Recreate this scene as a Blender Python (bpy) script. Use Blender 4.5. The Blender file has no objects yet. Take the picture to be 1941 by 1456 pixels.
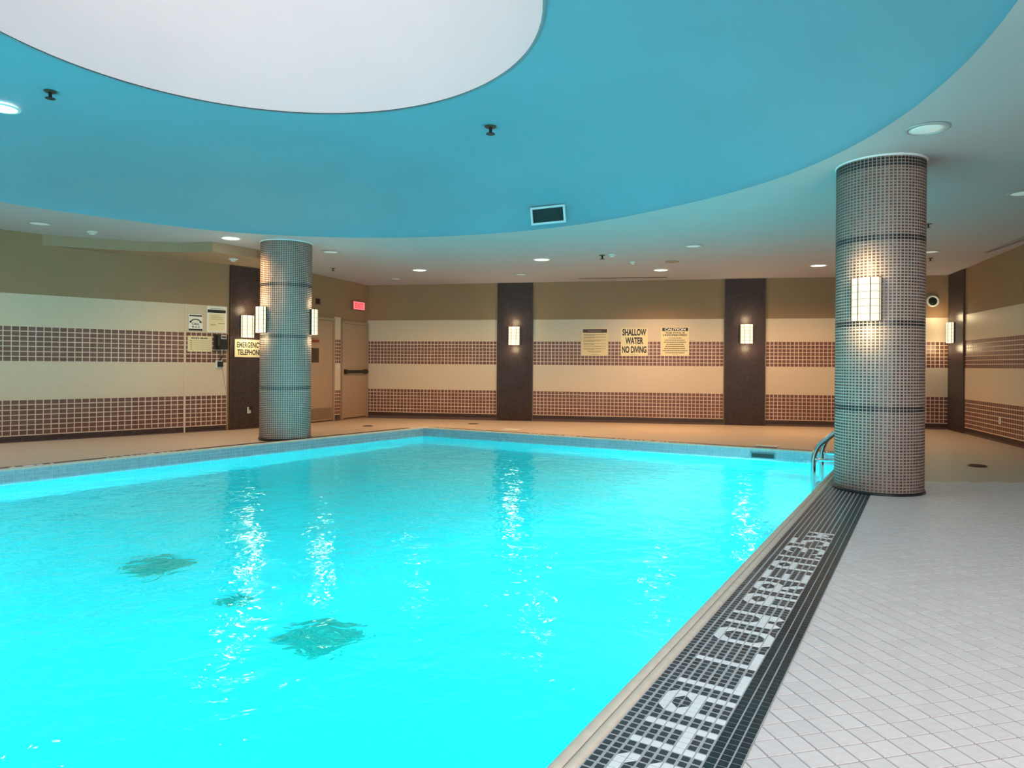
import bpy, bmesh, math, random
from math import pi, sin, cos, radians, sqrt, atan2
from mathutils import Vector, Matrix

random.seed(7)
S = bpy.context.scene
COL = S.collection

# ------------------------------------------------------------------ camera
cam_d = bpy.data.cameras.new('camera')
cam_d.sensor_width = 36.0
cam_d.lens = 1330.0 / 1941.0 * 36.0
cam_d.shift_y = -37.0 / 1941.0
cam_d.clip_end = 200
cam = bpy.data.objects.new('camera', cam_d)
COL.objects.link(cam)
cam.matrix_world = Matrix.Translation((0, 0, 1.25)) @ Matrix.Rotation(radians(90), 4, 'X') @ Matrix.Rotation(0.0075, 4, 'Z')
S.camera = cam

# ------------------------------------------------------------------ world, exposure
w = bpy.data.worlds.new('world')
S.world = w
w.use_nodes = True
w.node_tree.nodes['Background'].inputs[0].default_value = (0.6, 0.75, 1.0, 1)
w.node_tree.nodes['Background'].inputs[1].default_value = 0.3
S.view_settings.view_transform = 'Standard'
S.view_settings.look = 'None'
S.view_settings.gamma = 1
S.view_settings.use_curve_mapping = False
S.view_settings.exposure = 0.0
S.cycles.max_bounces = 10
S.cycles.diffuse_bounces = 5
S.cycles.transmission_bounces = 8
S.cycles.sample_clamp_indirect = 4
S.cycles.use_denoising = True

SKY_E = 1.7          # the luminous skylight panel
POOL_W = 142.0       # each added underwater lamp
DOWN_W = 200.0       # each lit downlight
NEAR_W = 130.0        # each unseen downlight added over the near deck
SCONCE_W = 10.0       # each wall sconce


def lamp(name, kind, loc, power, color=(1, 1, 1), rot=(0, 0, 0), **kw):
    d = bpy.data.lights.new(name, kind)
    d.energy = power
    d.color = color
    for k, v in kw.items():
        setattr(d, k, v)
    o = bpy.data.objects.new(name, d)
    o.location = loc
    o.rotation_euler = rot
    COL.objects.link(o)
    return o


# soft fill light added behind the camera, standing in for a window
lamp('rear_fill_light', 'AREA', (1.2, -2.6, 2.0), 230, (0.93, 0.96, 1.0), (radians(80), 0, radians(0)),
     shape='RECTANGLE', size=6.0, size_y=2.0)

# ------------------------------------------------------------------ materials
MATS = {}


def mat(name, color, rough=0.5, metal=0.0, spec=0.5, var=0.0, scale=8.0, emit=None, estr=0.0, bump=0.0, bscale=40.0, objvar=0.0, coat=0.0):
    if name in MATS:
        return MATS[name]
    m = bpy.data.materials.new(name)
    m.use_nodes = True
    nt = m.node_tree
    b = nt.nodes['Principled BSDF']
    b.inputs['Base Color'].default_value = (*color, 1)
    b.inputs['Roughness'].default_value = rough
    b.inputs['Metallic'].default_value = metal
    b.inputs['Specular IOR Level'].default_value = spec
    b.inputs['Coat Weight'].default_value = coat
    tc = None
    if var or bump or objvar:
        tc = nt.nodes.new('ShaderNodeTexCoord')
    if var or objvar:
        hsv = nt.nodes.new('ShaderNodeHueSaturation')
        hsv.inputs['Color'].default_value = (*color, 1)
        n = nt.nodes.new('ShaderNodeTexNoise')
        n.inputs['Scale'].default_value = scale
        n.inputs['Detail'].default_value = 4
        nt.links.new(tc.outputs['Object'], n.inputs['Vector'])
        mr = nt.nodes.new('ShaderNodeMapRange')
        mr.inputs['From Min'].default_value = 0.25
        mr.inputs['From Max'].default_value = 0.75
        mr.inputs['To Min'].default_value = 1 - var
        mr.inputs['To Max'].default_value = 1 + var
        nt.links.new(n.outputs['Fac'], mr.inputs['Value'])
        src = mr.outputs['Result']
        if objvar:
            g = nt.nodes.new('ShaderNodeNewGeometry')
            m2 = nt.nodes.new('ShaderNodeMapRange')
            m2.inputs['To Min'].default_value = 1 - objvar
            m2.inputs['To Max'].default_value = 1 + objvar
            nt.links.new(g.outputs['Random Per Island'], m2.inputs['Value'])
            mm = nt.nodes.new('ShaderNodeMath')
            mm.operation = 'MULTIPLY'
            nt.links.new(src, mm.inputs[0])
            nt.links.new(m2.outputs['Result'], mm.inputs[1])
            src = mm.outputs[0]
        nt.links.new(src, hsv.inputs['Value'])
        nt.links.new(hsv.outputs['Color'], b.inputs['Base Color'])
    if bump:
        n2 = nt.nodes.new('ShaderNodeTexNoise')
        n2.inputs['Scale'].default_value = bscale
        nt.links.new(tc.outputs['Object'], n2.inputs['Vector'])
        bp = nt.nodes.new('ShaderNodeBump')
        bp.inputs['Strength'].default_value = bump
        bp.inputs['Distance'].default_value = 0.01
        nt.links.new(n2.outputs['Fac'], bp.inputs['Height'])
        nt.links.new(bp.outputs['Normal'], b.inputs['Normal'])
    if emit:
        b.inputs['Emission Color'].default_value = (*emit, 1)
        b.inputs['Emission Strength'].default_value = estr
    MATS[name] = m
    return m


M_ceil = mat('ceiling_paint', (0.52, 0.465, 0.475), 0.8, var=0.03, scale=1.2, bump=0.05)
M_dome = mat('dome_blue_tint', (0.20, 0.335, 0.405), 0.75, var=0.05, scale=0.7, bump=0.04)  # blue base colour partly carries the cyan light bounced up from the pool
M_white = mat('white_plaster', (0.80, 0.80, 0.82), 0.7, var=0.02)
M_beige = mat('beige_wall_paint', (0.33, 0.19, 0.10), 0.7, var=0.04, scale=1.5, bump=0.05)
M_bulk = mat('bulkhead_paint', (0.40, 0.26, 0.165), 0.7, var=0.03)
M_cream = None
M_grout_w = mat('wall_grout', (0.80, 0.60, 0.47), 0.8)
M_brown = mat('brown_glazed_tile', (0.165, 0.070, 0.050), 0.35, var=0.12, scale=25, objvar=0.14)
M_dark = mat('dark_mosaic_tile', (0.050, 0.028, 0.026), 0.3, var=0.2, scale=6, objvar=0.4)
M_dgrout = mat('dark_grout', (0.12, 0.08, 0.075), 0.8)
M_pgrout = mat('pilaster_grout', (0.075, 0.045, 0.042), 0.8)
M_coltile = mat('grey_column_mosaic', (0.14, 0.085, 0.07), 0.35, var=0.1, scale=5, objvar=0.35)
M_colgrout = mat('column_grout', (0.70, 0.54, 0.47), 0.8, var=0.05)
M_black = mat('black_mosaic_tile', (0.016, 0.017, 0.022), 0.3, objvar=0.3)
M_steel = mat('polished_steel', (0.75, 0.77, 0.78), 0.12, 1.0)
M_plast = mat('white_plastic', (0.78, 0.77, 0.73), 0.4)
M_blackp = mat('black_plastic', (0.012, 0.012, 0.013), 0.4)
M_door = mat('door_tan_paint', (0.42, 0.27, 0.17), 0.5, var=0.03, scale=3)
M_frame = mat('door_frame_paint', (0.40, 0.27, 0.18), 0.45)
M_bronze = mat('bronze_metal', (0.11, 0.07, 0.05), 0.4, 0.6)
M_sign = mat('cream_sign_plate', (0.80, 0.68, 0.42), 0.5)
M_signw = mat('white_sign_plate', (0.85, 0.82, 0.74), 0.5)
M_ink = mat('black_sign_print', (0.014, 0.012, 0.012), 0.5)
M_inkb = mat('brown_sign_print', (0.26, 0.18, 0.10), 0.5)
M_deckgrout = mat('deck_grout', (0.33, 0.29, 0.29), 0.85)
M_decktile = mat('deck_tile', (0.66, 0.595, 0.60), 0.42, var=0.06, scale=30, objvar=0.035, bump=0.1, bscale=120)
M_nose = mat('coping_nosing_stone', (0.64, 0.54, 0.45), 0.5, var=0.08, scale=20)
M_stripgrout = mat('strip_grout', (0.40, 0.40, 0.42), 0.8)
M_greyt = mat('charcoal_mosaic_tile', (0.045, 0.043, 0.048), 0.25, objvar=0.3)
M_wtile = mat('white_letter_tile', (0.80, 0.79, 0.80), 0.35, objvar=0.04)
M_drain = mat('drain_grate_dark', (0.0, 0.40, 0.36), 0.5)
M_basin = mat('pool_basin_cyan', (0.012, 0.74, 0.80), 0.6, var=0.03, scale=3)
M_wline = mat('waterline_tile', (0.30, 0.40, 0.46), 0.35, objvar=0.08, var=0.05)
M_wlgrout = mat('waterline_grout', (0.55, 0.62, 0.66), 0.7)
M_glow = mat('sconce_glass_glow', (0.35, 0.34, 0.28), 0.3, emit=(1.0, 0.92, 0.66), estr=0.95)
M_lit = mat('lamp_lens_lit', (0.9, 0.9, 0.9), 0.4, emit=(1.0, 0.93, 0.82), estr=6.0)
M_dim = mat('lamp_lens_unlit_glow', (0.72, 0.80, 0.78), 0.3, emit=(0.8, 0.95, 0.9), estr=0.18)  # unlit lens, with a faint pale glow put in
M_exit = mat('exit_sign_glow', (0.7, 0.1, 0.1), 0.4, emit=(1.0, 0.30, 0.33), estr=0.7)
M_exitr = mat('exit_letter_glow', (0.8, 0.02, 0.03), 0.4, emit=(1.0, 0.02, 0.03), estr=1.0)
M_well = mat('light_well_plaster', (0.74, 0.60, 0.61), 0.7, var=0.04, scale=0.8)
M_sky = mat('skylight_glow', (0.9, 0.9, 0.9), 0.5, emit=(1.0, 0.96, 0.95), estr=SKY_E)


def cream_mat():
    m = bpy.data.materials.new('cream_mosaic')
    m.use_nodes = True
    nt = m.node_tree
    b = nt.nodes['Principled BSDF']
    b.inputs['Roughness'].default_value = 0.4
    tc = nt.nodes.new('ShaderNodeTexCoord')
    mp = nt.nodes.new('ShaderNodeMapping')
    mp.inputs['Rotation'].default_value = (radians(90), 0, 0)
    br = nt.nodes.new('ShaderNodeTexBrick')
    br.offset = 0
    br.inputs['Color1'].default_value = (0.69, 0.55, 0.40, 1)
    br.inputs['Color2'].default_value = (0.66, 0.53, 0.385, 1)
    br.inputs['Mortar'].default_value = (0.62, 0.50, 0.37, 1)
    br.inputs['Scale'].default_value = 1
    br.inputs['Mortar Size'].default_value = 0.0015
    br.inputs['Brick Width'].default_value = 0.03
    br.inputs['Row Height'].default_value = 0.03
    nt.links.new(tc.outputs['Object'], mp.inputs['Vector'])
    nt.links.new(mp.outputs['Vector'], br.inputs['Vector'])
    nt.links.new(br.outputs['Color'], b.inputs['Base Color'])
    return m


M_cream = cream_mat()


def deck_mat():
    m = bpy.data.materials.new('deck_far_tile')
    m.use_nodes = True
    nt = m.node_tree
    b = nt.nodes['Principled BSDF']
    b.inputs['Roughness'].default_value = 0.45
    tc = nt.nodes.new('ShaderNodeTexCoord')
    mp = nt.nodes.new('ShaderNodeMapping')
    mp.inputs['Rotation'].default_value = (0, 0, radians(-14))
    br = nt.nodes.new('ShaderNodeTexBrick')
    br.offset = 0
    br.inputs['Color1'].default_value = (0.56, 0.45, 0.36, 1)
    br.inputs['Color2'].default_value = (0.54, 0.435, 0.35, 1)
    br.inputs['Mortar'].default_value = (0.49, 0.39, 0.32, 1)
    br.inputs['Scale'].default_value = 1
    br.inputs['Mortar Size'].default_value = 0.002
    br.inputs['Brick Width'].default_value = 0.09
    br.inputs['Row Height'].default_value = 0.09
    nt.links.new(tc.outputs['Object'], mp.inputs['Vector'])
    nt.links.new(mp.outputs['Vector'], br.inputs['Vector'])
    nt.links.new(br.outputs['Color'], b.inputs['Base Color'])
    return m


M_deckfar = deck_mat()


def water_mat():
    m = bpy.data.materials.new('pool_water')
    m.use_nodes = True
    nt = m.node_tree
    for n in list(nt.nodes):
        nt.nodes.remove(n)
    out = nt.nodes.new('ShaderNodeOutputMaterial')
    gl = nt.nodes.new('ShaderNodeBsdfGlass')
    gl.inputs['Color'].default_value = (0.62, 0.98, 1.0, 1)
    gl.inputs['Roughness'].default_value = 0.03
    gl.inputs['IOR'].default_value = 1.33
    tc = nt.nodes.new('ShaderNodeTexCoord')
    n1 = nt.nodes.new('ShaderNodeTexNoise')
    n1.inputs['Scale'].default_value = 5.5
    n1.inputs['Detail'].default_value = 2.5
    n1.inputs['Roughness'].default_value = 0.55
    n1.inputs['Distortion'].default_value = 0.6
    n2 = nt.nodes.new('ShaderNodeTexNoise')
    n2.inputs['Scale'].default_value = 1.3
    n2.inputs['Detail'].default_value = 1
    ad = nt.nodes.new('ShaderNodeMath')
    ad.operation = 'MULTIPLY_ADD'
    ad.inputs[1].default_value = 1.6
    bp = nt.nodes.new('ShaderNodeBump')
    bp.inputs['Strength'].default_value = 1.0
    bp.inputs['Distance'].default_value = 0.0125
    nt.links.new(tc.outputs['Object'], n1.inputs['Vector'])
    nt.links.new(tc.outputs['Object'], n2.inputs['Vector'])
    nt.links.new(n2.outputs['Fac'], ad.inputs[0])
    nt.links.new(n1.outputs['Fac'], ad.inputs[2])
    nt.links.new(ad.outputs[0], bp.inputs['Height'])
    nt.links.new(bp.outputs['Normal'], gl.inputs['Normal'])
    nt.links.new(gl.outputs['BSDF'], out.inputs['Surface'])
    return m


M_water = water_mat()


# ------------------------------------------------------------------ mesh helpers
class MB:
    def __init__(self):
        self.v = []
        self.f = []
        self.m = []

    def box(self, x0, x1, y0, y1, z0, z1, mi=0):
        n = len(self.v)
        self.v += [(x0, y0, z0), (x1, y0, z0), (x1, y1, z0), (x0, y1, z0), (x0, y0, z1), (x1, y0, z1), (x1, y1, z1), (x0, y1, z1)]
        for q in ((0, 3, 2, 1), (4, 5, 6, 7), (0, 1, 5, 4), (1, 2, 6, 5), (2, 3, 7, 6), (3, 0, 4, 7)):
            self.f.append(tuple(n + i for i in q))
            self.m.append(mi)

    def wtile(self, x0, x1, z0, z1, d, c=0.003, mi=0):
        """a tile on a wall frame (room side is -Y): bevelled front, no back"""
        n = len(self.v)
        self.v += [(x0, 0, z0), (x1, 0, z0), (x1, 0, z1), (x0, 0, z1),
                   (x0 + c, -d, z0 + c), (x1 - c, -d, z0 + c), (x1 - c, -d, z1 - c), (x0 + c, -d, z1 - c)]
        for q in ((4, 5, 6, 7), (0, 1, 5, 4), (1, 2, 6, 5), (2, 3, 7, 6), (3, 0, 4, 7)):
            self.f.append(tuple(n + i for i in q))
            self.m.append(mi)

    def prism(self, poly, z0, z1, c=0.0, mi=0, cap=True):
        """upright prism over a convex polygon (counter-clockwise), top inset by c"""
        n = len(self.v)
        k = len(poly)
        cx = sum(p[0] for p in poly) / k
        cy = sum(p[1] for p in poly) / k
        self.v += [(p[0], p[1], z0) for p in poly]
        for p in poly:
            dx, dy = cx - p[0], cy - p[1]
            L = max(1e-6, sqrt(dx * dx + dy * dy))
            q = min(c * 1.4, L * 0.5) / L
            self.v.append((p[0] + dx * q, p[1] + dy * q, z1))
        self.f.append(tuple(n + k + i for i in range(k)))
        self.m.append(mi)
        if cap:
            self.f.append(tuple(n + i for i in reversed(range(k))))
            self.m.append(mi)
        for i in range(k):
            j = (i + 1) % k
            self.f.append((n + i, n + j, n + k + j, n + k + i))
            self.m.append(mi)

    def lathe(self, prof, seg=24, mi=0, cx=0, cy=0):
        """profile of (r, z) revolved about Z"""
        n = len(self.v)
        for r, z in prof:
            for i in range(seg):
                a = 2 * pi * i / seg
                self.v.append((cx + r * cos(a), cy + r * sin(a), z))
        for j in range(len(prof) - 1):
            for i in range(seg):
                k = (i + 1) % seg
                self.f.append((n + j * seg + i, n + j * seg + k, n + (j + 1) * seg + k, n + (j + 1) * seg + i))
                self.m.append(mi)
        for j, rev in ((0, True), (len(prof) - 1, False)):
            if prof[j][0] > 1e-6:
                q = [n + j * seg + i for i in range(seg)]
                self.f.append(tuple(reversed(q)) if rev else tuple(q))
                self.m.append(mi)

    def tube(self, pts, r, seg=12, mi=0):
        pts = [Vector(p) for p in pts]
        n = len(self.v)
        up = Vector((0.13, 0.21, 0.97))
        for i, p in enumerate(pts):
            t = (pts[min(i + 1, len(pts) - 1)] - pts[max(i - 1, 0)]).normalized()
            a = t.cross(up)
            if a.length < 1e-3:
                a = t.cross(Vector((1, 0, 0)))
            a.normalize()
            b = t.cross(a)
            for k in range(seg):
                q = 2 * pi * k / seg
                self.v.append(tuple(p + a * (r * cos(q)) + b * (r * sin(q))))
        for i in range(len(pts) - 1):
            for k in range(seg):
                l = (k + 1) % seg
                self.f.append((n + i * seg + k, n + i * seg + l, n + (i + 1) * seg + l, n + (i + 1) * seg + k))
                self.m.append(mi)
        self.f.append(tuple(n + k for k in reversed(range(seg))))
        self.m.append(mi)
        e = n + (len(pts) - 1) * seg
        self.f.append(tuple(e + k for k in range(seg)))
        self.m.append(mi)

    def mesh(self, name, mats, smooth=False):
        me = bpy.data.meshes.new(name)
        me.from_pydata(self.v, [], self.f)
        if not isinstance(mats, (list, tuple)):
            mats = [mats]
        for m in mats:
            me.materials.append(m)
        if len(mats) > 1:
            me.polygons.foreach_set('material_index', self.m)
        if smooth:
            me.polygons.foreach_set('use_smooth', [len(p) <= 4 for p in self.f])
        me.update()
        return me

    def build(self, name, mats, parent=None, smooth=False, loc=None, rotz=0):
        o = bpy.data.objects.new(name, self.mesh(name, mats, smooth))
        COL.objects.link(o)
        if parent:
            o.parent = parent
        if loc:
            o.location = loc
        o.rotation_euler = (0, 0, rotz)
        return o


def tag(o, label=None, cat=None, group=None, kind=None):
    if label:
        o['label'] = label
    if cat:
        o['category'] = cat
    if group:
        o['group'] = group
    if kind:
        o['kind'] = kind
    return o


def thing(name, label, cat, loc=(0, 0, 0), rotz=0, group=None):
    o = bpy.data.objects.new(name, None)
    o.empty_display_size = 0.1
    COL.objects.link(o)
    o.location = loc
    o.rotation_euler = (0, 0, rotz)
    return tag(o, label, cat, group)


def inst(name, me, parent, loc=(0, 0, 0)):
    o = bpy.data.objects.new(name, me)
    COL.objects.link(o)
    o.parent = parent
    o.location = loc
    return o


def ccw(poly):
    A = sum(poly[k][0] * poly[(k + 1) % len(poly)][1] - poly[(k + 1) % len(poly)][0] * poly[k][1] for k in range(len(poly)))
    return poly if A > 0 else poly[::-1]


def ceil_z(y):
    return 3.45 - 0.0185 * y


def deck_z(y):
    return -0.012 * max(0.0, y - 12.0)


def fill(name, loops, mats, zf, flip=False, parent=None):
    bm = bmesh.new()
    edges = []
    for lp in loops:
        vs = [bm.verts.new((p[0], p[1], zf(p))) for p in lp]
        for i in range(len(vs)):
            edges.append(bm.edges.new((vs[i], vs[(i + 1) % len(vs)])))
    bmesh.ops.triangle_fill(bm, edges=edges, use_beauty=True)
    bm.normal_update()
    for f in bm.faces:
        if (f.normal.z < 0) != flip:
            f.normal_flip()
    me = bpy.data.meshes.new(name)
    bm.to_mesh(me)
    bm.free()
    me.materials.append(mats)
    o = bpy.data.objects.new(name, me)
    COL.objects.link(o)
    if parent:
        o.parent = parent
    return o


# ------------------------------------------------------------------ plan of the room
P_A0, P_A, P_B, P_K, P_R, P_R2, P_S = (-13.3, 5.42), (-5.3, 13.1), (-4.72, 13.95), (-3.5, 16.98), (9.1, 14.6), (4.32, -3.0), (-13.3, -3.0)
ROOM = [P_A0, P_A, P_B, P_K, P_R, P_R2, P_S]
Q1, Q2, Q3, Q4 = (-1.717, 13.711), (4.87, 10.12), (-2.55, -2.30), (-9.60, 2.75)   # inner pool corners: far left, far right, near right, near left
Q2 = (4.83, 10.05)

# ------------------------------------------------------------------ walls
WALLS = {}


def wall(key, name, a, b, kind='structure'):
    L = sqrt((b[0] - a[0]) ** 2 + (b[1] - a[1]) ** 2)
    rz = atan2(b[1] - a[1], b[0] - a[0])
    m = MB()
    za, zb = ceil_z(a[1]) + 0.03, ceil_z(b[1]) + 0.03
    n = len(m.v)
    m.v += [(0, 0, -0.12), (L, 0, -0.12), (L, 0.15, -0.12), (0, 0.15, -0.12), (0, 0, za), (L, 0, zb), (L, 0.15, zb), (0, 0.15, za)]
    for q in ((0, 3, 2, 1), (4, 5, 6, 7), (0, 1, 5, 4), (1, 2, 6, 5), (2, 3, 7, 6), (3, 0, 4, 7)):
        m.f.append(q)
        m.m.append(0)
    o = m.build(name, M_beige, None, loc=(a[0], a[1], 0), rotz=rz)
    o['kind'] = kind
    WALLS[key] = (o, a, rz, L)
    return o


def wp(key, s, d=0.0, z=0.0):
    """a point on wall <key>: s metres along, d metres out into the room"""
    o, a, rz, L = WALLS[key]
    return (a[0] + cos(rz) * s + sin(rz) * d, a[1] + sin(rz) * s - cos(rz) * d, z)


wl = wall('L', 'wall_left', P_A0, P_A)
wpil = wall('P', 'wall_left_return', P_A, P_B)
wd = wall('D', 'wall_doors', P_B, P_K)
wb = wall('B', 'wall_back', P_K, P_R)
wr = wall('R', 'wall_right', P_R, P_R2)
wf = wall('F', 'wall_front', P_R2, P_S)
ws = wall('S', 'wall_side', P_S, P_A0)

Z_C, Z_1T, Z_1B, Z_2T, Z_2B = 2.29, 1.79, 1.24, 0.645, 0.085


def bands(key, s0, s1, ph=0.0786, pw=0.082, singles=None, zb=0.0):
    """cream stripes, two brown tile bands and the small dark tiles at the foot, between s0 and s1"""
    o = WALLS[key][0]
    m = MB()
    m.box(s0, s1, -0.010, 0.02, Z_1T, Z_C)
    m.box(s0, s1, -0.010, 0.02, Z_2T, Z_1B)
    m.build('cream_stripe', M_cream, o)
    g = MB()
    g.box(s0, s1, -0.0085, 0.02, Z_1B, Z_1T)
    g.box(s0, s1, -0.0085, 0.02, Z_2B, Z_2T)
    g.build('grout_bed', M_grout_w, o)
    g = MB()
    g.box(s0, s1, -0.006, 0.02, zb - 0.08, Z_2B)
    g.build('foot_grout', M_dgrout, o)
    n = max(1, round((s1 - s0) / pw))
    p = (s1 - s0) / n
    t = MB()
    gap = 0.0045
    cells = []
    for zt in (Z_1T, Z_2T):
        for r in range(7):
            for c in range(n):
                cells.append((s0 + c * p, zt - (r + 1) * ph - 0.0))
    solo = []
    if singles:
        lo, hi = singles
        k = [q for q in cells if lo <= q[0] + p / 2 <= hi]
        k.sort(key=lambda q: (q[0], q[1]))
        solo = k[:300]
    ss = set(solo)
    for q in cells:
        if q in ss:
            continue
        t.wtile(q[0] + gap, q[0] + p - gap, q[1] + gap, q[1] + ph - gap, 0.011)
    to = t.build('brown_tiles', M_brown, o)
    to['kind'] = 'stuff'
    if solo:
        me = []
        for i in range(4):
            b = MB()
            b.wtile(gap, p - gap, gap, ph - gap, 0.011)
            mm = mat('brown_glazed_tile_' + 'abcd'[i], tuple(c * (0.88, 1.0, 1.08, 0.95)[i] for c in (0.165, 0.070, 0.050)), 0.35, var=0.1, scale=25)
            me.append(b.mesh('wall_tile', mm))
        for q in solo:
            inst('wall_tile', random.choice(me), o, (q[0], 0, q[1]))
    f = MB()
    fp = 0.027
    nn = int((s1 - s0) / fp)
    for i in range(nn):
        for r in range(3):
            x = s0 + i * fp
            z = Z_2B - (r + 1) * fp
            f.wtile(x + 0.002, x + fp - 0.002, z + 0.002, z + fp - 0.002, 0.010, 0.001)
    fo = f.build('foot_tiles', M_dark, o)
    fo['kind'] = 'stuff'


bands('L', 5.0, 10.30, pw=0.105, singles=(7.4, 10.3))
bands('L', 10.325, 11.06, pw=0.092)
m = MB()
m.box(10.300, 10.325, -0.016, 0, -0.02, Z_C)
m.build('edge_trim', M_cream, wl)
bands('D', 1.935, 2.17, pw=0.082, zb=-0.03)
bands('B', 0.0, 3.20, pw=0.085, zb=-0.05)
bands('B', 4.06, 8.30, pw=0.085, zb=-0.05)
bands('B', 9.18, 12.80, pw=0.085, zb=-0.04)
bands('R', 0.93, 9.5, pw=0.09, zb=-0.03)


def pilaster(key, s0, s1, label, zlow, proud=0.035):
    w0 = s1 - s0
    h = min(ceil_z(wp(key, s0)[1]), ceil_z(wp(key, s1)[1]), 3.07 if key == 'P' else 9) - zlow
    e = thing('tiled_pilaster', label, 'pilaster', wp(key, s0, 0, zlow), WALLS[key][2])
    b = MB()
    b.box(0, w0, -proud, -0.001, 0, h - 0.002)
    b.build('core', M_pgrout, e)
    t = MB()
    p = 0.027
    n = int(w0 / p)
    p = w0 / n
    rows = int(h / p)
    g = 0.0018
    for i in range(n):
        for r in range(rows):
            x, z = i * p, r * p
            k = len(t.v)
            t.v += [(x + g, -proud, z + g), (x + p - g, -proud, z + g), (x + p - g, -proud, z + p - g), (x + g, -proud, z + p - g),
                    (x + 2 * g, -proud - .003, z + 2 * g), (x + p - 2 * g, -proud - .003, z + 2 * g), (x + p - 2 * g, -proud - .003, z + p - 2 * g), (x + 2 * g, -proud - .003, z + p - 2 * g)]
            for q in ((4, 5, 6, 7), (0, 1, 5, 4), (1, 2, 6, 5), (2, 3, 7, 6), (3, 0, 4, 7)):
                t.f.append(tuple(k + j for j in q))
                t.m.append(0)
    o = t.build('mosaic_tiles', M_dark, e)
    o['kind'] = 'stuff'
    s = MB()
    for x in (-0.006, w0 - 0.006):
        s.box(x, x + 0.012, -proud - 0.006, -0.001, 0, h - 0.002)
    s.build('edge_strip', M_bronze, e)
    return e


pilaster('P', 0.02, 1.0, 'dark brown mosaic pilaster behind the left round column, with the emergency telephone sign', 0.0)
pilaster('B', 3.22, 4.04, 'dark brown mosaic pilaster on the back wall, left of the three warning signs', -0.05)
pilaster('B', 8.32, 9.16, 'dark brown mosaic pilaster on the back wall, right of the three warning signs', -0.04)
pilaster('R', 0.055, 0.90, 'dark brown mosaic pilaster in the far right corner beside the round speaker', -0.03)

# ------------------------------------------------------------------ floor
STR_W = 12 * 0.0362


def unit(a, b):
    L = sqrt((b[0] - a[0]) ** 2 + (b[1] - a[1]) ** 2)
    return ((b[0] - a[0]) / L, (b[1] - a[1]) / L), L


def out_off(p, n, d):
    return (p[0] + n[0] * d, p[1] + n[1] * d)


def line_x(p, d, q, e):
    den = d[0] * e[1] - d[1] * e[0]
    t = ((q[0] - p[0]) * e[1] - (q[1] - p[1]) * e[0]) / den
    return (p[0] + d[0] * t, p[1] + d[1] * t)


def offset_quad(quad, dist):
    """quad given counter-clockwise; push each side outward by dist[i]"""
    L = []
    for i in range(4):
        a, b = quad[i], quad[(i + 1) % 4]
        d, _ = unit(a, b)
        n = (d[1], -d[0])
        L.append((out_off(a, n, dist[i]), d))
    return [line_x(*L[i - 1], *L[i]) for i in range(4)]


QUAD = [Q3, Q2, Q1, Q4]          # counter-clockwise: right side, far side, left side, near side
floor_in = QUAD
fl = fill('floor', [ROOM[::-1], floor_in], M_deckfar, lambda p: deck_z(p[1]) - 0.004)
fl['kind'] = 'structure'

# ------------------------------------------------------------------ ceiling with its shallow dome and light well
rim0 = [(-6.57, 8.98), (-5.46, 10.02), (-4.15, 10.85), (-2.28, 11.14), (-0.46, 10.80), (0.94, 10.06), (1.92, 9.12), (2.74, 8.0),
        (3.14, 6.9), (3.22, 5.6), (2.92, 4.1), (2.2, 2.6), (0.9, 1.1), (-1.0, 0.2), (-3.4, 0.1), (-5.8, 1.1), (-7.4, 3.1), (-7.8, 5.4), (-7.4, 7.5)]


def catmull(P, sub):
    out = []
    n = len(P)
    for i in range(n):
        p0, p1, p2, p3 = P[i - 1], P[i], P[(i + 1) % n], P[(i + 2) % n]
        for k in range(sub):
            t = k / sub
            out.append(tuple(0.5 * (2 * p1[j] + (p2[j] - p0[j]) * t + (2 * p0[j] - 5 * p1[j] + 4 * p2[j] - p3[j]) * t * t +
                                    (3 * p1[j] - p0[j] - 3 * p2[j] + p3[j]) * t ** 3) for j in (0, 1)))
    return out


rimc = catmull(rim0, 12)
OC = (-2.0, 5.30)          # centre and radius of the light well
OR = 2.22
OZ = 3.93
# resample the rim at even angles about the centre of the well
NA = 180
rim = []
for k in range(NA):
    a = 2 * pi * k / NA
    best = None
    for i in range(len(rimc)):
        p, q = rimc[i], rimc[(i + 1) % len(rimc)]
        ap = atan2(p[1] - OC[1], p[0] - OC[0])
        aq = atan2(q[1] - OC[1], q[0] - OC[0])
        d1 = (ap - a + pi) % (2 * pi) - pi
        d2 = (aq - a + pi) % (2 * pi) - pi
        if d1 * d2 <= 0 and abs(d1) < 1 and abs(d2) < 1:
            t = abs(d1) / (abs(d1) + abs(d2) + 1e-12)
            best = sqrt((p[0] + (q[0] - p[0]) * t - OC[0]) ** 2 + (p[1] + (q[1] - p[1]) * t - OC[1]) ** 2)
            break
    rim.append(best)
for _ in range(6):
    rim = [(rim[i - 1] + 2 * rim[i] + rim[(i + 1) % NA]) / 4 for i in range(NA)]
rimp = [(OC[0] + rim[k] * cos(2 * pi * k / NA), OC[1] + rim[k] * sin(2 * pi * k / NA)) for k in range(NA)]
ce = fill('ceiling', [ROOM[::-1], rimp], M_ceil, lambda p: ceil_z(p[1]), flip=True)
ce['kind'] = 'structure'


def dome_point(k, t):
    """t = 0 at the rim, 1 at the light well"""
    a = 2 * pi * k / NA
    r = rim[int(k) % NA] * (1 - t) + OR * t
    z0 = ceil_z(OC[1] + rim[int(k) % NA] * sin(a))
    s = (1 - (1 - t) ** 2.3) ** 0.62
    return (OC[0] + r * cos(a), OC[1] + r * sin(a), z0 + (OZ - z0) * s)


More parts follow.
